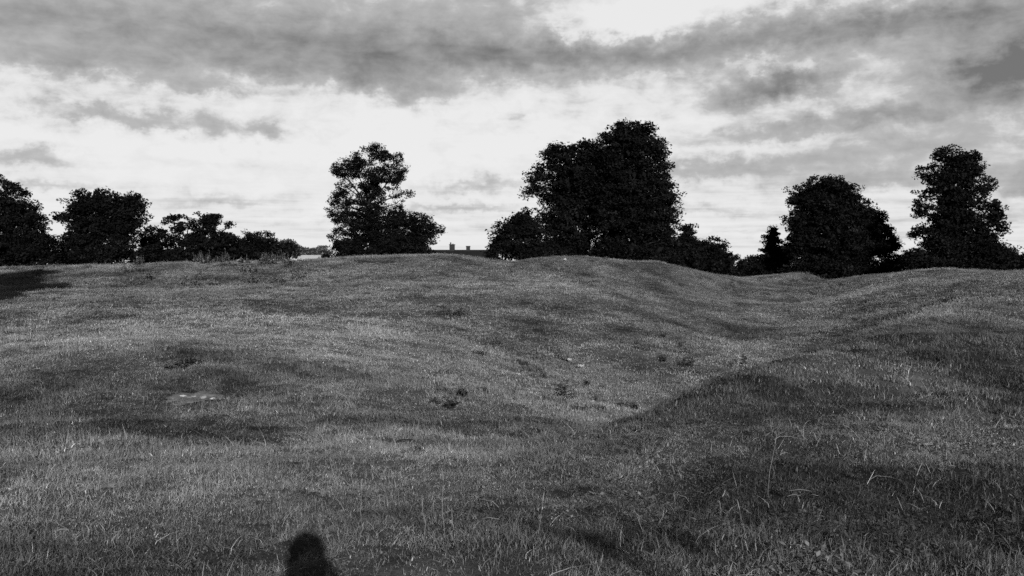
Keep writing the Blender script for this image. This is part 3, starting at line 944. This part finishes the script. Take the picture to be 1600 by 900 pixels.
# ------------------------------------------------------------------ weeds, stalks, stones
def weed(label, px, py, D, h, w, m, name, cat, group, seed, stems=7, leafl=.10, dens=16):
    r = np.random.default_rng(900 + seed)
    p = at(px, py, D)
    root = empty(name, (p.x, p.y, gz(p.x, p.y) - .02), r.uniform(0, 6))
    tag(root, label, cat, group)
    acc = Acc(); Vv = []; lt = []
    for s in range(stems):
        a = r.uniform(0, 6.28); q = w * .5 * math.sqrt(r.random())
        b = np.array([q * math.cos(a), q * math.sin(a), 0]); H = h * r.uniform(.55, 1.1)
        e = b + np.array([r.normal(0, .18) * H, r.normal(0, .18) * H, H])
        mid_ = (b + e) / 2 + r.normal(0, .03, 3) * H
        acc.add(tube([tuple(b), tuple(mid_), tuple(e)], [.008, .006, .003], 5))
        for k in range(dens):
            t = r.uniform(.08, 1.02)
            c = b + (e - b) * t
            d = r.normal(size=3); d[2] = abs(d[2]) * .5 + .1; d /= np.linalg.norm(d)
            L = leafl * r.uniform(.6, 1.4) * (1.25 - .6 * t)
            s_ = np.cross(d, [0, 0, 1.0]); s_ /= np.linalg.norm(s_) + 1e-9
            tip = c + d * L + np.array([0, 0, -.25 * L])
            md = c + d * L * .5
            Vv += [c, md + s_ * L * .22, tip, md - s_ * L * .22]
            lt += [r.uniform(.6, 1.4)] * 4
    Vs = np.array([tuple(v) for v in acc.V] + [tuple(v) for v in Vv])
    fl = []; sz_ = []
    for f in acc.F: fl += list(f); sz_.append(len(f))
    b0 = len(acc.V); nf = len(Vv) // 4
    fl += list(range(b0, b0 + nf * 4)); sz_ += [4] * nf
    mesh_np("foliage", Vs, fl, sz_, m, root, attrs={"lt": [1.0] * b0 + lt})
    return root


TH = "dark thistle clumps in the ditch"
weed("largest dark thistle clump in the middle of the ditch floor", 881, 604, 20.6, .34, .34, M_WEED, "thistle_clump", "thistle", TH, 1, 9)
weed("dark low thistle pair in front of the mound, left of the ditch middle", 690, 628, 16.5, .18, .6, M_WEED, "thistle_clump", "thistle", TH, 2, 6)
weed("small dark thistle just right of the low pair, a little higher on the slope", 722, 612, 17.8, .16, .18, M_WEED, "thistle_clump", "thistle", TH, 3, 6)
weed("flat dark thistle patch on the pale ditch grass, third from the right", 980, 610, 21.0, .16, .5, M_WEED, "thistle_clump", "thistle", TH, 4, 9)
weed("dark thistle with pale flecks beside the flat dark patch", 1045, 604, 21.6, .28, .3, M_WEED, "thistle_clump", "thistle", TH, 5, 8)
weed("two-humped dark thistle tuft standing on the far slope above the ditch", 1076, 558, 29, .34, .4, M_WEED, "thistle_clump", "thistle", TH, 6, 9)
weed("round dark thistle tuft left of the two-humped one", 1034, 556, 29.5, .24, .3, M_WEED, "thistle_clump", "thistle", TH, 7, 8)
weed("thin upright dark weed alone on the slope, rightmost of the slope weeds", 1163, 557, 31, .4, .12, M_WEED, "upright_weed", "weed", TH, 8, 4)
weed("dark weed tuft high on the pale middle of the mound", 710, 490, 33, .34, .7, M_WEED, "thistle_clump", "thistle", TH, 9, 10)
weed("small dark weed at the foot of the far slope, below the twiggy bush", 918, 578, 24, .18, .14, M_WEED, "thistle_clump", "thistle", TH, 10, 5)
weed("dark tussock nearest the viewer's bank, below the large thistle", 908, 625, 18.4, .18, .34, M_WEED, "thistle_clump", "thistle", TH, 11, 7)
weed("low dark docks on the ditch floor right of the flecked thistle", 1120, 600, 21.5, .16, .7, M_WEED, "thistle_clump", "thistle", TH, 12, 9)
weed("dark dock clump on the hollow's left rim above the bare patch", 300, 560, 18.6, .16, 1.0, M_WEED, "dock_clump", "dock", None, 13, 14)
weed("small dark weed on the crest right of the tallest tree's foot", 1062, 440, 58, .3, .6, M_WEED, "thistle_clump", "thistle", TH, 14, 8)

# nettle bed along the left part of the crest
NG = "nettle clumps along the left crest"
r_ = np.random.default_rng(5)
for i in range(26):
    px = r_.uniform(205, 470); py = r_.uniform(409, 440) if i > 11 else r_.uniform(405, 413)
    D = 55 - max(0, py - 409) * .38
    weed("grey-green nettle clump among the bed of weeds on the left crest", px, py, D, r_.uniform(.35, .75), r_.uniform(.5, 1.1), M_NETTLE, "nettle_clump", "nettles", NG, 40 + i, 9, .16, 14)

# leafless twiggy bush on the far slope
def twig_bush():
    p = at(885, 543, 27.4)
    root = empty("twiggy_bush", (p.x, p.y, gz(p.x, p.y) - .02))
    tag(root, "thin leafless twiggy bush fanning out on the far slope above two white scraps", "bush")
    r = np.random.default_rng(12); acc = Acc()
    for i in range(14):
        a = r.uniform(0, 6.28); e = Vector((math.cos(a) * r.uniform(.05, .3), math.sin(a) * .2, r.uniform(.35, .75)))
        mid_ = e * .5 + Vector((0, 0, .05))
        acc.add(tube([(0, 0, 0), mid_, e], [.007, .005, .002], 4))
        for q in range(3):
            t = r.uniform(.4, .9); s = e * t
            acc.add(tube([s, s + Vector((r.normal(0, .07), r.normal(0, .07), r.uniform(.03, .12)))], [.003, .0015], 4))
    acc.obj("branches", M_TWIG, root)
twig_bush()

# scraps and stones
def lump(name, label, cat, px, py, D, s, m, group=None, seed=0, flat=.5):
    p = at(px, py, D)
    r = np.random.default_rng(seed)
    bm = bmesh.new()
    bmesh.ops.create_icosphere(bm, subdivisions=2, radius=1)
    for v in bm.verts:
        v.co = Vector((v.co.x * s[0], v.co.y * s[1], v.co.z * s[2])) * (1 + .3 * vnoise(np.array([v.co.x * 1.7 + seed * 3]), np.array([v.co.y * 1.7 + v.co.z * 1.3 + seed]))[0] * 2)
    o = obj_bm(name, bm, m)
    o.location = (p.x, p.y, gz(p.x, p.y) + s[2] * flat + .015)
    o.rotation_euler = (r.normal(0, .15), r.normal(0, .15), r.uniform(0, 6))
    tag(o, label, cat, group)
    return o

def scrap(label, px, py, D, w, h, seed):
    p = at(px, py, D)
    r = np.random.default_rng(seed)
    bm = bmesh.new()
    N_ = 6
    g_ = [[bm.verts.new(((i / N_ - .5) * w, (jx / N_ - .5) * h * .6, .05 + .06 * r.random() + .5 * h * jx / N_)) for i in range(N_ + 1)] for jx in range(N_ + 1)]
    for i in range(N_):
        for jx in range(N_): bm.faces.new((g_[jx][i], g_[jx][i + 1], g_[jx + 1][i + 1], g_[jx + 1][i]))
    bmesh.ops.solidify(bm, geom=bm.faces[:], thickness=.004)
    o = obj_bm("paper_scrap", bm, M_PAPER)
    o.location = (p.x, p.y, gz(p.x, p.y) + .02)
    o.rotation_euler = (0, 0, r.uniform(-.4, .4))
    tag(o, label, "litter", "white scraps of litter on the grass")
scrap("white scrap of paper on the far slope, upper left below the twiggy bush", 890, 545, 27.2, .12, .07, 1)
scrap("white longer scrap of paper on the far slope, lower right below the twiggy bush", 908, 553, 26.4, .17, .07, 2)
scrap("single white scrap just under the crest, in front of the great central clump", 883, 408, 57, .15, .15, 3)

for i, (px, py, s, lb) in enumerate([(287, 631, .05, "leftmost pale stone in the bare earth patch"), (316, 621, .065, "largest pale stone in the middle of the bare earth patch"),
                                     (331, 626, .04, "small pale stone at the right of the bare earth patch"), (302, 618, .04, "smallest pale stone in the bare earth patch")]):
    lump("stone", lb, "stone", px, py, 15.6, (s * 1.3, s * .8, s * .45), M_STONE, "pale stones in the bare patch", 20 + i, .0)

# bare earth sheet following the ground
def bare(px, py, D, ra, rb):
    p = at(px, py, D)
    V, Fc = [], []
    nr, na = 9, 30
    for i in range(nr + 1):
        for k in range(na):
            a = 2 * math.pi * k / na; q = i / nr * (1 + .35 * vnoise(np.array([math.cos(a) * 1.6 + px]), np.array([math.sin(a) * 1.6]))[0] * 2 + .5 * vnoise(np.array([math.cos(a) * 4 + px]), np.array([math.sin(a) * 4 + 5]))[0] * 2)
            V.append((p.x + ra * q * math.cos(a), p.y + rb * q * math.sin(a)))
    xy = np.array(V); z = ground(xy[:, 0], xy[:, 1]) + .019 - .05 * (np.repeat(np.arange(nr + 1), na) / nr) ** 4
    for i in range(nr):
        for k in range(na):
            Fc += [i * na + k, (i + 1) * na + k, (i + 1) * na + (k + 1) % na, i * na + (k + 1) % na]
    o = mesh_np("bare_ground", np.c_[xy, z], Fc, np.full(nr * na, 4), M_EARTH, smooth=True)
    tag(o, kind="structure")
bare(310, 624, 15.6, .5, 1.0)

# tall dry stalks
def stalk(px0, py0, px1, py1, D, label, seed, head=True):
    """a dry grass stalk from a foot pixel to a tip pixel"""
    a = at(px0, py0, D)
    zb = gz(a.x, a.y)
    k = D / F
    b = Vector((a.x + (px1 - px0) * k, a.y + .04, zb + (py0 - py1) * k))
    a = Vector((a.x, a.y, zb - .02))
    r = random.Random(seed)
    mid_ = (a + b) / 2 + Vector((r.uniform(-.02, .02), 0, r.uniform(0, .015)))
    root = empty("dry_stalk", a)
    tag(root, label, "grass stalk", "dry stalks standing in the foreground grass")
    acc = Acc(); acc.add(tube([Vector(), mid_ - a, b - a], [.0021, .0018, .0011], 5)); acc.obj("stem", M_STRAW, root)
    if head:
        acc = Acc(); d = (b - a).normalized()
        acc.add(tube([b - a, b - a + d * .02, b - a + d * .05, b - a + d * .07], [.0012, .0034, .0028, .001], 6)); acc.obj("seed_head", M_STRAW, root)
stalk(697, 842, 692, 752, 6.0, "tallest upright pale stalk left of the picture's middle", 1)
stalk(661, 835, 659, 788, 6.1, "short upright pale stalk beside the tallest one", 2)
stalk(1199, 770, 1213, 690, 7.2, "tall leaning pale stalk on the right bank", 3)
stalk(566, 815, 564, 760, 6.4, "upright pale stalk on the left, above and right of the shadow", 4)
stalk(838, 870, 848, 812, 5.7, "pale stalk leaning right at the head of the ragged shadow", 5)
stalk(1165, 850, 1158, 818, 6.0, "short pale stalk by the small shadow patch on the right", 7)
def straw(px, py, D, L, ang, label, seed):
    p = at(px, py, D)
    zb = gz(p.x, p.y) + .075
    L *= .8
    r = random.Random(seed)
    d = Vector((math.cos(ang), math.sin(ang) * .6, r.uniform(-.05, .15)))
    acc = Acc(); acc.add(tube([-d * L / 2, Vector((0, 0, .012)), d * L / 2], [.0018, .0021, .0015], 5))
    o = acc.obj("fallen_straw", M_STRAW); o.location = (p.x, p.y, zb)
    tag(o, label, "straw", "fallen straws lying on the grass")
straw(1250, 776, 6.9, .2, .05, "long level fallen straw in the tangle on the right bank", 1)
straw(1270, 795, 6.7, .15, -1.1, "steep crossing straw in the tangle on the right bank", 2)
straw(1240, 800, 6.7, .12, .3, "lower short straw in the tangle on the right bank", 3)
straw(764, 822, 6.4, .17, -.45, "bright straw lying aslant left of the ragged shadow", 5)
straw(750, 690, 10.2, .3, .1, "pale straw lying level farther off in the middle grass", 8)

# more loose dry blades, too many to count
dry_t = [tuft("dry_blades", 5, .14, .05, .15, .0034, 1.5, 1.0, 70 + s, 3) for s in range(4)]
x, y = wedge(1500, 4.2, 14, math.radians(34))
kk = rng.random(len(x)) < np.clip(.45 + 1.6 * fbm(x, y, .5, 2), .08, 1)
x, y = x[kk], y[kk]; m_ = len(x); s_ = rng.uniform(.8, 1.3, m_)
scatter("dry_grass", dry_t, x, y, rng.uniform(0, 6.28, m_), (rng.normal(0, .3, m_), rng.normal(0, .3, m_)), (s_, s_, s_), rng.uniform(.35, .9, m_))

# broad-leaved herbs between the ruts near the bottom edge
def herb_tuft(name, seed):
    r = np.random.default_rng(seed); V = []; T = []
    for k in range(14):
        a = r.uniform(0, 6.28); L = r.uniform(.014, .034); c = np.array([r.normal(0, .05), r.normal(0, .05), r.uniform(.01, .06)])
        d = np.array([math.cos(a), math.sin(a), r.uniform(-.1, .6)]); d /= np.linalg.norm(d); s = np.cross(d, [0, 0, 1.]); s /= np.linalg.norm(s)
        V += [c, c + d * L * .5 + s * L * .3, c + d * L, c + d * L * .5 - s * L * .3]; T += [r.uniform(.5, 1.5)] * 4
    return mesh_np(name, V, np.arange(len(V)), np.full(len(V) // 4, 4), M_GRASS, parent=False, attrs={"btone": T})
hs = [herb_tuft("herb", 300 + i) for i in range(4)]
x, y = wedge(5000, 4.3, 10, math.radians(34))
kk = (rng.random(len(x)) < np.clip((x - .2) * .5, 0, 1)) & (fbm(x, y, 1.2, 2) > -.05)
x, y = x[kk], y[kk]; m_ = len(x); s_ = rng.uniform(.7, 1.4, m_)
scatter("low_herbs", hs, x, y, rng.uniform(0, 6.28, m_), (rng.normal(0, .2, m_), rng.normal(0, .2, m_)), (s_, s_, s_), tone(x, y) * rng.uniform(.7, 1.3, m_))

def shadow_caster():  # unseen leafy stem, added; leaf clusters set along sun rays to cast shadow streaks
    sx, sy = 2.05, -.55
    z0 = gz(sx, sy)
    root = empty("leafy_shadow_caster", (sx, sy, z0))
    tag(root, "made-up leafy stem beside the photographer, added to cast the ragged shadow on near grass", "shadow_caster")
    r = np.random.default_rng(31)
    spots = [(812, 806, 6.65, .05), (838, 826, 6.4, .05), (893, 838, 6.1, .07), (925, 862, 5.8, .10), (955, 885, 5.5, .09), (925, 895, 5.4, .09), (1005, 834, 6.15, .06), (1040, 855, 5.9, .07), (1072, 878, 5.6, .09),
             (1148, 812, 6.45, .07), (1178, 830, 6.2, .06), (1110, 838, 6.1, .04), (1000, 905, 5.3, .12), (900, 915, 5.2, .10)]
    acc = Acc(); Vv = []; lt = []
    acc.add(tube([(0, 0, -.1), (.02, .01, .6), (-.02, 0, 1.2), (.03, 0, 1.7)], [.018, .015, .011, .006], 7))
    for (px, py, D, sz_) in spots:
        g_ = at(px, py, D); g_.z = gz(g_.x, g_.y)
        g_.x += r.normal(0, .05); g_.y += r.normal(0, .1)
        t = (g_.y - (sy + r.uniform(-.12, .12))) / -to_sun.y
        c = g_ + to_sun * t - Vector((sx, sy, z0))
        st = Vector((0, 0, max(.5, c.z - .35 - r.uniform(0, .3))))
        acc.add(tube([st, (st + c) / 2 + Vector((0, 0, .04)), c], [.005, .004, .002], 5))
        for k in range(int(20 + 240 * sz_)):
            p = np.array(c) + r.normal(size=3) * np.array([sz_ * .55, .06, sz_ * .34]) + np.array([-.5, 0, .6]) * r.normal() * sz_
            d = r.normal(size=3); d /= np.linalg.norm(d); L = r.uniform(.03, .055)
            s_ = np.cross(d, r.normal(size=3)); s_ /= np.linalg.norm(s_) + 1e-9
            Vv += [p - d * L * .5, p + s_ * L * .3, p + d * L * .5, p - s_ * L * .3]; lt += [r.uniform(.7, 1.3)] * 4
    acc.obj("stem", M_BARK, root)
    nf = len(Vv) // 4
    mesh_np("foliage", np.array(Vv), np.arange(nf * 4), np.full(nf, 4), M_WEED, root, attrs={"lt": lt})
shadow_caster()

# ------------------------------------------------------------------ the photographer, whose shadow falls into the picture
def skin_fig(name, pts, edges, rad, m, parent=None, sub=1, root_i=0):
    me = bpy.data.meshes.new(name)
    me.from_pydata(pts, edges, [])
    o = link(bpy.data.objects.new(name, me), parent)
    sk = o.modifiers.new("skin", "SKIN")
    for i, v in enumerate(me.skin_vertices[0].data):
        rr_ = rad[i]
        v.radius = rr_ if isinstance(rr_, tuple) else (rr_, rr_)
        v.use_root = (i == root_i)
    sb = o.modifiers.new("sub", "SUBSURF"); sb.levels = sub; sb.render_levels = sub
    me.materials.append(m)
    return o


def photographer():
    root = empty("person", (0.03, -.20, 0))
    z0 = gz(0, -.2)
    root.location.z = z0
    tag(root, "photographer in a dark coat holding a camera up to the eye", "person")
    # coat torso, arms and legs as one skinned figure
    H = 1.72
    pts = [(0, -.02, .92), (0, -.02, 1.10), (0, -.03, 1.28), (0, -.04, 1.40), (0, -.03, 1.47), (0, .0, 1.55), (0, .01, 1.63),
           (-.19, -.03, 1.38), (-.30, .02, 1.16), (-.17, .15, 1.36), (-.10, .16, 1.50),
           (.19, -.03, 1.38), (.30, .02, 1.16), (.17, .15, 1.36), (.10, .16, 1.50),
           (-.10, -.02, .86), (-.12, .0, .48), (-.13, -.03, .09), (-.14, .10, .04),
           (.10, -.02, .86), (.12, .0, .48), (.13, -.03, .09), (.14, .10, .04)]
    ed = [(0, 1), (1, 2), (2, 3), (3, 4), (4, 5), (5, 6), (3, 7), (7, 8), (8, 9), (9, 10), (3, 11), (11, 12), (12, 13), (13, 14),
          (0, 15), (15, 16), (16, 17), (17, 18), (0, 19), (19, 20), (20, 21), (21, 22)]
    rad = [(.16, .12), (.155, .11), (.17, .12), (.15, .10), (.055, .06), (.075, .09), (.075, .095),
           .075, .058, .045, .035, .075, .058, .045, .035,
           .095, .065, .045, .035, .095, .065, .045, .035]
    body = skin_fig("body", pts, ed, rad, M_SKIN, root, 2)
    # coat and trousers over it
    cp_ = [pts[i] for i in (0, 1, 2, 3)] + [(0, -.02, .78)] + [pts[i] for i in (7, 8, 9, 11, 12, 13)] + [(0, -.03, 1.455)]
    coat = skin_fig("coat", cp_, [(4, 0), (0, 1), (1, 2), (2, 3), (3, 5), (5, 6), (6, 7), (3, 8), (8, 9), (9, 10), (3, 11)],
                    [(.20, .15), (.185, .14), (.195, .15), (.17, .125), (.215, .165), .09, .072, .055, .09, .072, .055, .075], M_CLOTH, root, 2)
    for s in (-1, 1):
        skin_fig("trouser_leg", [(s * .10, -.02, .88), (s * .12, 0, .48), (s * .13, -.03, .10)], [(0, 1), (1, 2)], [.11, .082, .07], M_TROUS, root, 2)
        skin_fig("shoe", [(s * .13, -.06, .055), (s * .135, .04, .05), (s * .145, .16, .04)], [(0, 1), (1, 2)], [(.05, .055), (.05, .05), (.045, .035)], M_SHOE, root, 2)
        # five fingers round the camera body
        for f in range(4):
            zf = 1.535 - .022 * f
            L = (.9, 1, .95, .8)[f]
            skin_fig("finger", [(s * .10, .165, 1.505), (s * .105, .195, zf), (s * .085 , .215 , zf + .003), (s * (.085 - .03 * L), .222, zf)], [(0, 1), (1, 2), (2, 3)], [.012, .0095, .0088, .0075], M_SKIN, body, 1)
        skin_fig("thumb", [(s * .10, .155, 1.50), (s * .085, .125, 1.515), (s * .055, .12, 1.53)], [(0, 1), (1, 2)], [.014, .011, .009], M_SKIN, body, 1)
    # head details
    acc = Acc()
    bm = bmesh.new()
    bmesh.ops.create_icosphere(bm, subdivisions=3, radius=1)
    for v in list(bm.verts):
        v.co = Vector((v.co.x * .112 * (1 + max(0, -v.co.z) * .42), v.co.y * .128 - .02, v.co.z * (.145 if v.co.z > 0 else .20) + 1.63))
    geom = [v for v in bm.verts if (v.co.y > .045 and v.co.z < 1.69) or v.co.z < 1.43]
    bmesh.ops.delete(bm, geom=geom, context="VERTS")
    hair = obj_bm("hair", bm, M_HAIR, root, True)
    for s in (-1, 1):
        bm = bmesh.new(); bmesh.ops.create_icosphere(bm, subdivisions=2, radius=1)
        for v in bm.verts: v.co = Vector((v.co.x * .012 + s * .094, v.co.y * .02 + .0, v.co.z * .032 + 1.60))
        obj_bm("ear", bm, M_SKIN, root, True)
        bm = bmesh.new(); bmesh.ops.create_icosphere(bm, subdivisions=2, radius=.011)
        for v in bm.verts: v.co += Vector((s * .032, .098, 1.615))
        obj_bm("eye", bm, M_PAPER, root, True)
    skin_fig("nose", [(0, .095, 1.615), (0, .108, 1.585)], [(0, 1)], [.010, .014], M_SKIN, root, 1)
    skin_fig("mouth", [(-.022, .096, 1.548), (0, .103, 1.549), (.022, .096, 1.548)], [(0, 1), (1, 2)], [.005, .007, .005], M_HAIR, root, 1)
    # the camera in the hands
    c = empty("film_camera", (0.0, -.055, CAM.z))
    tag(c, "black film camera held up to the photographer's eye", "camera")
    bm = bmesh.new(); box(bm, (0, 0, 0), (.138, .034, .088)); box(bm, (0, 0, .052), (.05, .03, .022))
    bmesh.ops.bevel(bm, geom=bm.edges[:], offset=.003, segments=2, affect="EDGES")
    obj_bm("body", bm, M_CAMB, c)
    acc = Acc(); acc.add(tube([(0, .016, 0), (0, .042, 0)], [.031, .029], 24)); acc.obj("lens", M_CAMB, c)
photographer()
